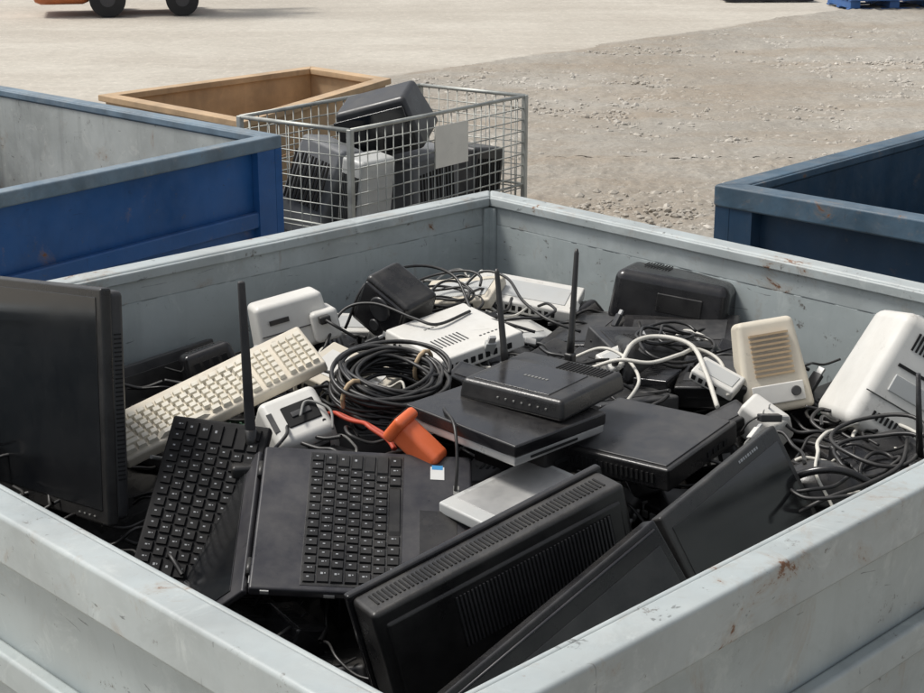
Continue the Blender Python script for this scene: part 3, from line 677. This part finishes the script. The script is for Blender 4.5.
e=thing('printer','large boxy white plastic printer tipped over with vent slots','printer',pose((.925,3.27,.775),-16,30,-4))
mb=MB();mb.box((0,0,.14),(.28,.24,.28),.028,seg=5,tp=(.94,.88));bd=obj('housing',mb,white,e)
def pf(z):return -(.12-(z/.28)*.0144)-.001
mb=MB();mb.q((-.045,pf(.165),.165),(.10,.004,.007))
for i in range(9):mb.q((-.085+.010*i,pf(.225),.225),(.0045,.005,.040))
for i in range(10):mb.q((-.09+.011*i,pf(.045),.045),(.005,.005,.018))
obj('vent',mb,hole,bd)
mb=MB();mb.q((-.01,pf(.085),.085),(.24,.003,.0025));obj('seam',mb,gry,bd)
mb=MB();mb.box((-.03,pf(.125)-.001,.125),(.12,.006,.040),.004,seg=3);obj('front_cover',mb,lgrey,bd)
mb=MB();mb.box((-.02,0,.281),(.15,.12,.008),.003);obj('top_cover',mb,lgrey,bd)
e=thing('wall_charger','small tipped white plastic adapter block','adapter',pose((.655,3.24,.82),25,-25,40))
mb=MB();mb.box((0,0,.04),(.09,.12,.08),.010,seg=3,tp=(.6,.8));bd=obj('housing',mb,white,e)
for x in(-.01,.01):
    mb=MB();mb.box((x,0,.084),(.005,.002,.02),.001);obj('prong',mb,silver,bd)
e=thing('headset','black padded headset lying on black cables','headset',pose((.745,2.94,.79),-4,6,-10))
mb=MB();mb.ell((-.02,0,0),(.095,.075,.075),24,12,0);obj('ear_cup',mb,blk,e)
mb=MB();mb.tube(cat([(-.11,-.02,-.02),(-.08,-.06,.055),(0,-.075,.085),(.08,-.06,.05),(.12,-.02,-.02)],8),.008,8);obj('headband',mb,blk2,e)
mb=MB();mb.ell((.10,.02,0),(.04,.035,.03),16,8);obj('ear_cup',mb,gry,e)
e=thing('router','black router with slim antenna beside printer','router',pose((.97,2.97,.84),0,-8,30))
mb=MB();mb.box((0,0,.015),(.14,.10,.03),.006);bd=obj('housing',mb,blk,e)
mb=MB();mb.tube([(-.03,.03,.02),(-.025,.035,.21)],[.008,.005],10);obj('antenna',mb,blk,bd);mb=MB();mb.slots((-.05,0,.0305),X_,Y_,Z_,.012,.06,.004,.002,cnt=9);obj('vent',mb,hole,bd)
def cable(pts,r,mat,lab):
    mb=MB();mb.tube(cat(pts,8),r,7);solo('cable',lab,'cable',mb,mat,group='loose cables on the scrap')
W='thin white cable looping over scrap';K='thin black cable looping over scrap';G='grey cable draped over scrap'
cable([(.36,3.44,.90),(.40,3.52,.935),(.46,3.54,.945),(.53,3.49,.94),(.55,3.38,.91),(.56,3.26,.87)],.0055,cabW,'white cable arching over black devices')
cable([(.30,3.50,.88),(.36,3.44,.92),(.43,3.42,.92),(.50,3.45,.93),(.55,3.52,.92),(.60,3.48,.90),(.60,3.36,.86)],.0045,cabW,W)
cable([(.26,3.60,.87),(.33,3.56,.91),(.38,3.48,.91),(.40,3.38,.89),(.36,3.30,.86)],.004,cabW,W)
cable([(-.30,3.88,.86),(-.24,3.90,.98),(-.12,3.98,1.0),(-.02,3.95,.98),(.03,3.82,.92),(.10,3.74,.92),(.18,3.72,.90)],.004,cabB,K)
cable([(-.34,3.70,.86),(-.30,3.80,.93),(-.22,3.80,.95),(-.12,3.74,.93),(-.06,3.72,.92),(.02,3.80,.93)],.004,cabB,K)
cable([(-.02,4.10,.88),(.05,4.14,.94),(.12,4.08,.94),(.16,3.96,.91),(.22,3.86,.89),(.30,3.82,.87)],.004,cabB,K)
cable([(-.44,3.40,.87),(-.38,3.44,.90),(-.30,3.38,.91),(-.27,3.30,.91),(-.33,3.24,.92),(-.38,3.20,.90)],.004,cabB,K)
cable([(-.04,3.16,.91),(-.035,3.06,.935),(-.015,2.98,.93),(-.01,2.92,.86),(-.02,2.92,.76)],.0035,cabB,K)
cable([(.62,2.84,.78),(.70,2.82,.84),(.80,2.86,.86),(.88,2.95,.86),(.92,3.05,.88)],.0045,cabB,K)
cable([(.74,2.80,.74),(.73,2.86,.80),(.70,2.9,.86),(.72,2.98,.88)],.0035,cabW,W)
cable([(-.34,3.12,.90),(-.33,3.16,.92),(-.28,3.14,.91),(-.27,3.10,.88)],.003,cabG,G)
def rc(n,y0,y1,x0,x1,z0,zr,wt,rad=(.003,.004,.0045)):
    for k in range(n):
        while 1:
            x,y=rpos(y0,y1,.16,x0,x1)
            if not(-.1<x<.38 and 2.8<y<3.5):break
        m_,l_=R.choices(((cabB,K),(cabG,G),(cabW,W)),wt)[0]
        cable(wig(x,y,z0+R.uniform(-.01,zr),.042,R.randint(6,11),.014),R.choice(rad),m_,l_)
rc(58,3.3,4.25,-.6,1.0,.84,.045,(9,1.0,1.8))
rc(18,2.85,3.3,.5,1.1,.82,.04,(9,.5,.6))
rc(10,3.15,3.4,-.5,-.1,.83,.05,(9,1,1.4))
for k in range(30):
    while 1:
        x,y=rpos(3.05,4.2,.18,-.6,1.05)
        if not(-.1<x<.58 and 2.8<y<3.5) and not(x<-.15 and y<3.2):break
    mt,nm=R.choices(((white,'off-white'),(blk,'black'),(lgrey,'light grey'),(gry,'charcoal'),(bplug,'dull blue'),(beige,'beige')),(3,5,2,4,.5,1))[0]
    e=thing('cable_plug',nm+' plastic cable plug lying loose in the scrap','plug',pose((x,y,.86+R.uniform(0,.03)),R.uniform(-60,60),R.uniform(-60,60),R.uniform(0,360)),'loose plugs in the scrap')
    s_=R.uniform(.8,1.5)
    mb=MB();mb.box((0,0,0),(.034*s_,.018*s_,.011*s_),.002);obj('housing',mb,mt,e)
    mb=MB();mb.box((.022*s_,0,0),(.014*s_,.012*s_,.006*s_),.001);obj('contact',mb,silver,e)
    mb=MB();mb.tube(cat([(-.017*s_,0,0),(-.03,0.002,0),(-.045,.008,-.012),(-.055,.02,-.035)],4),.0025,6);obj('lead',mb,cabB if mt in(blk,gry) else cabG,e)
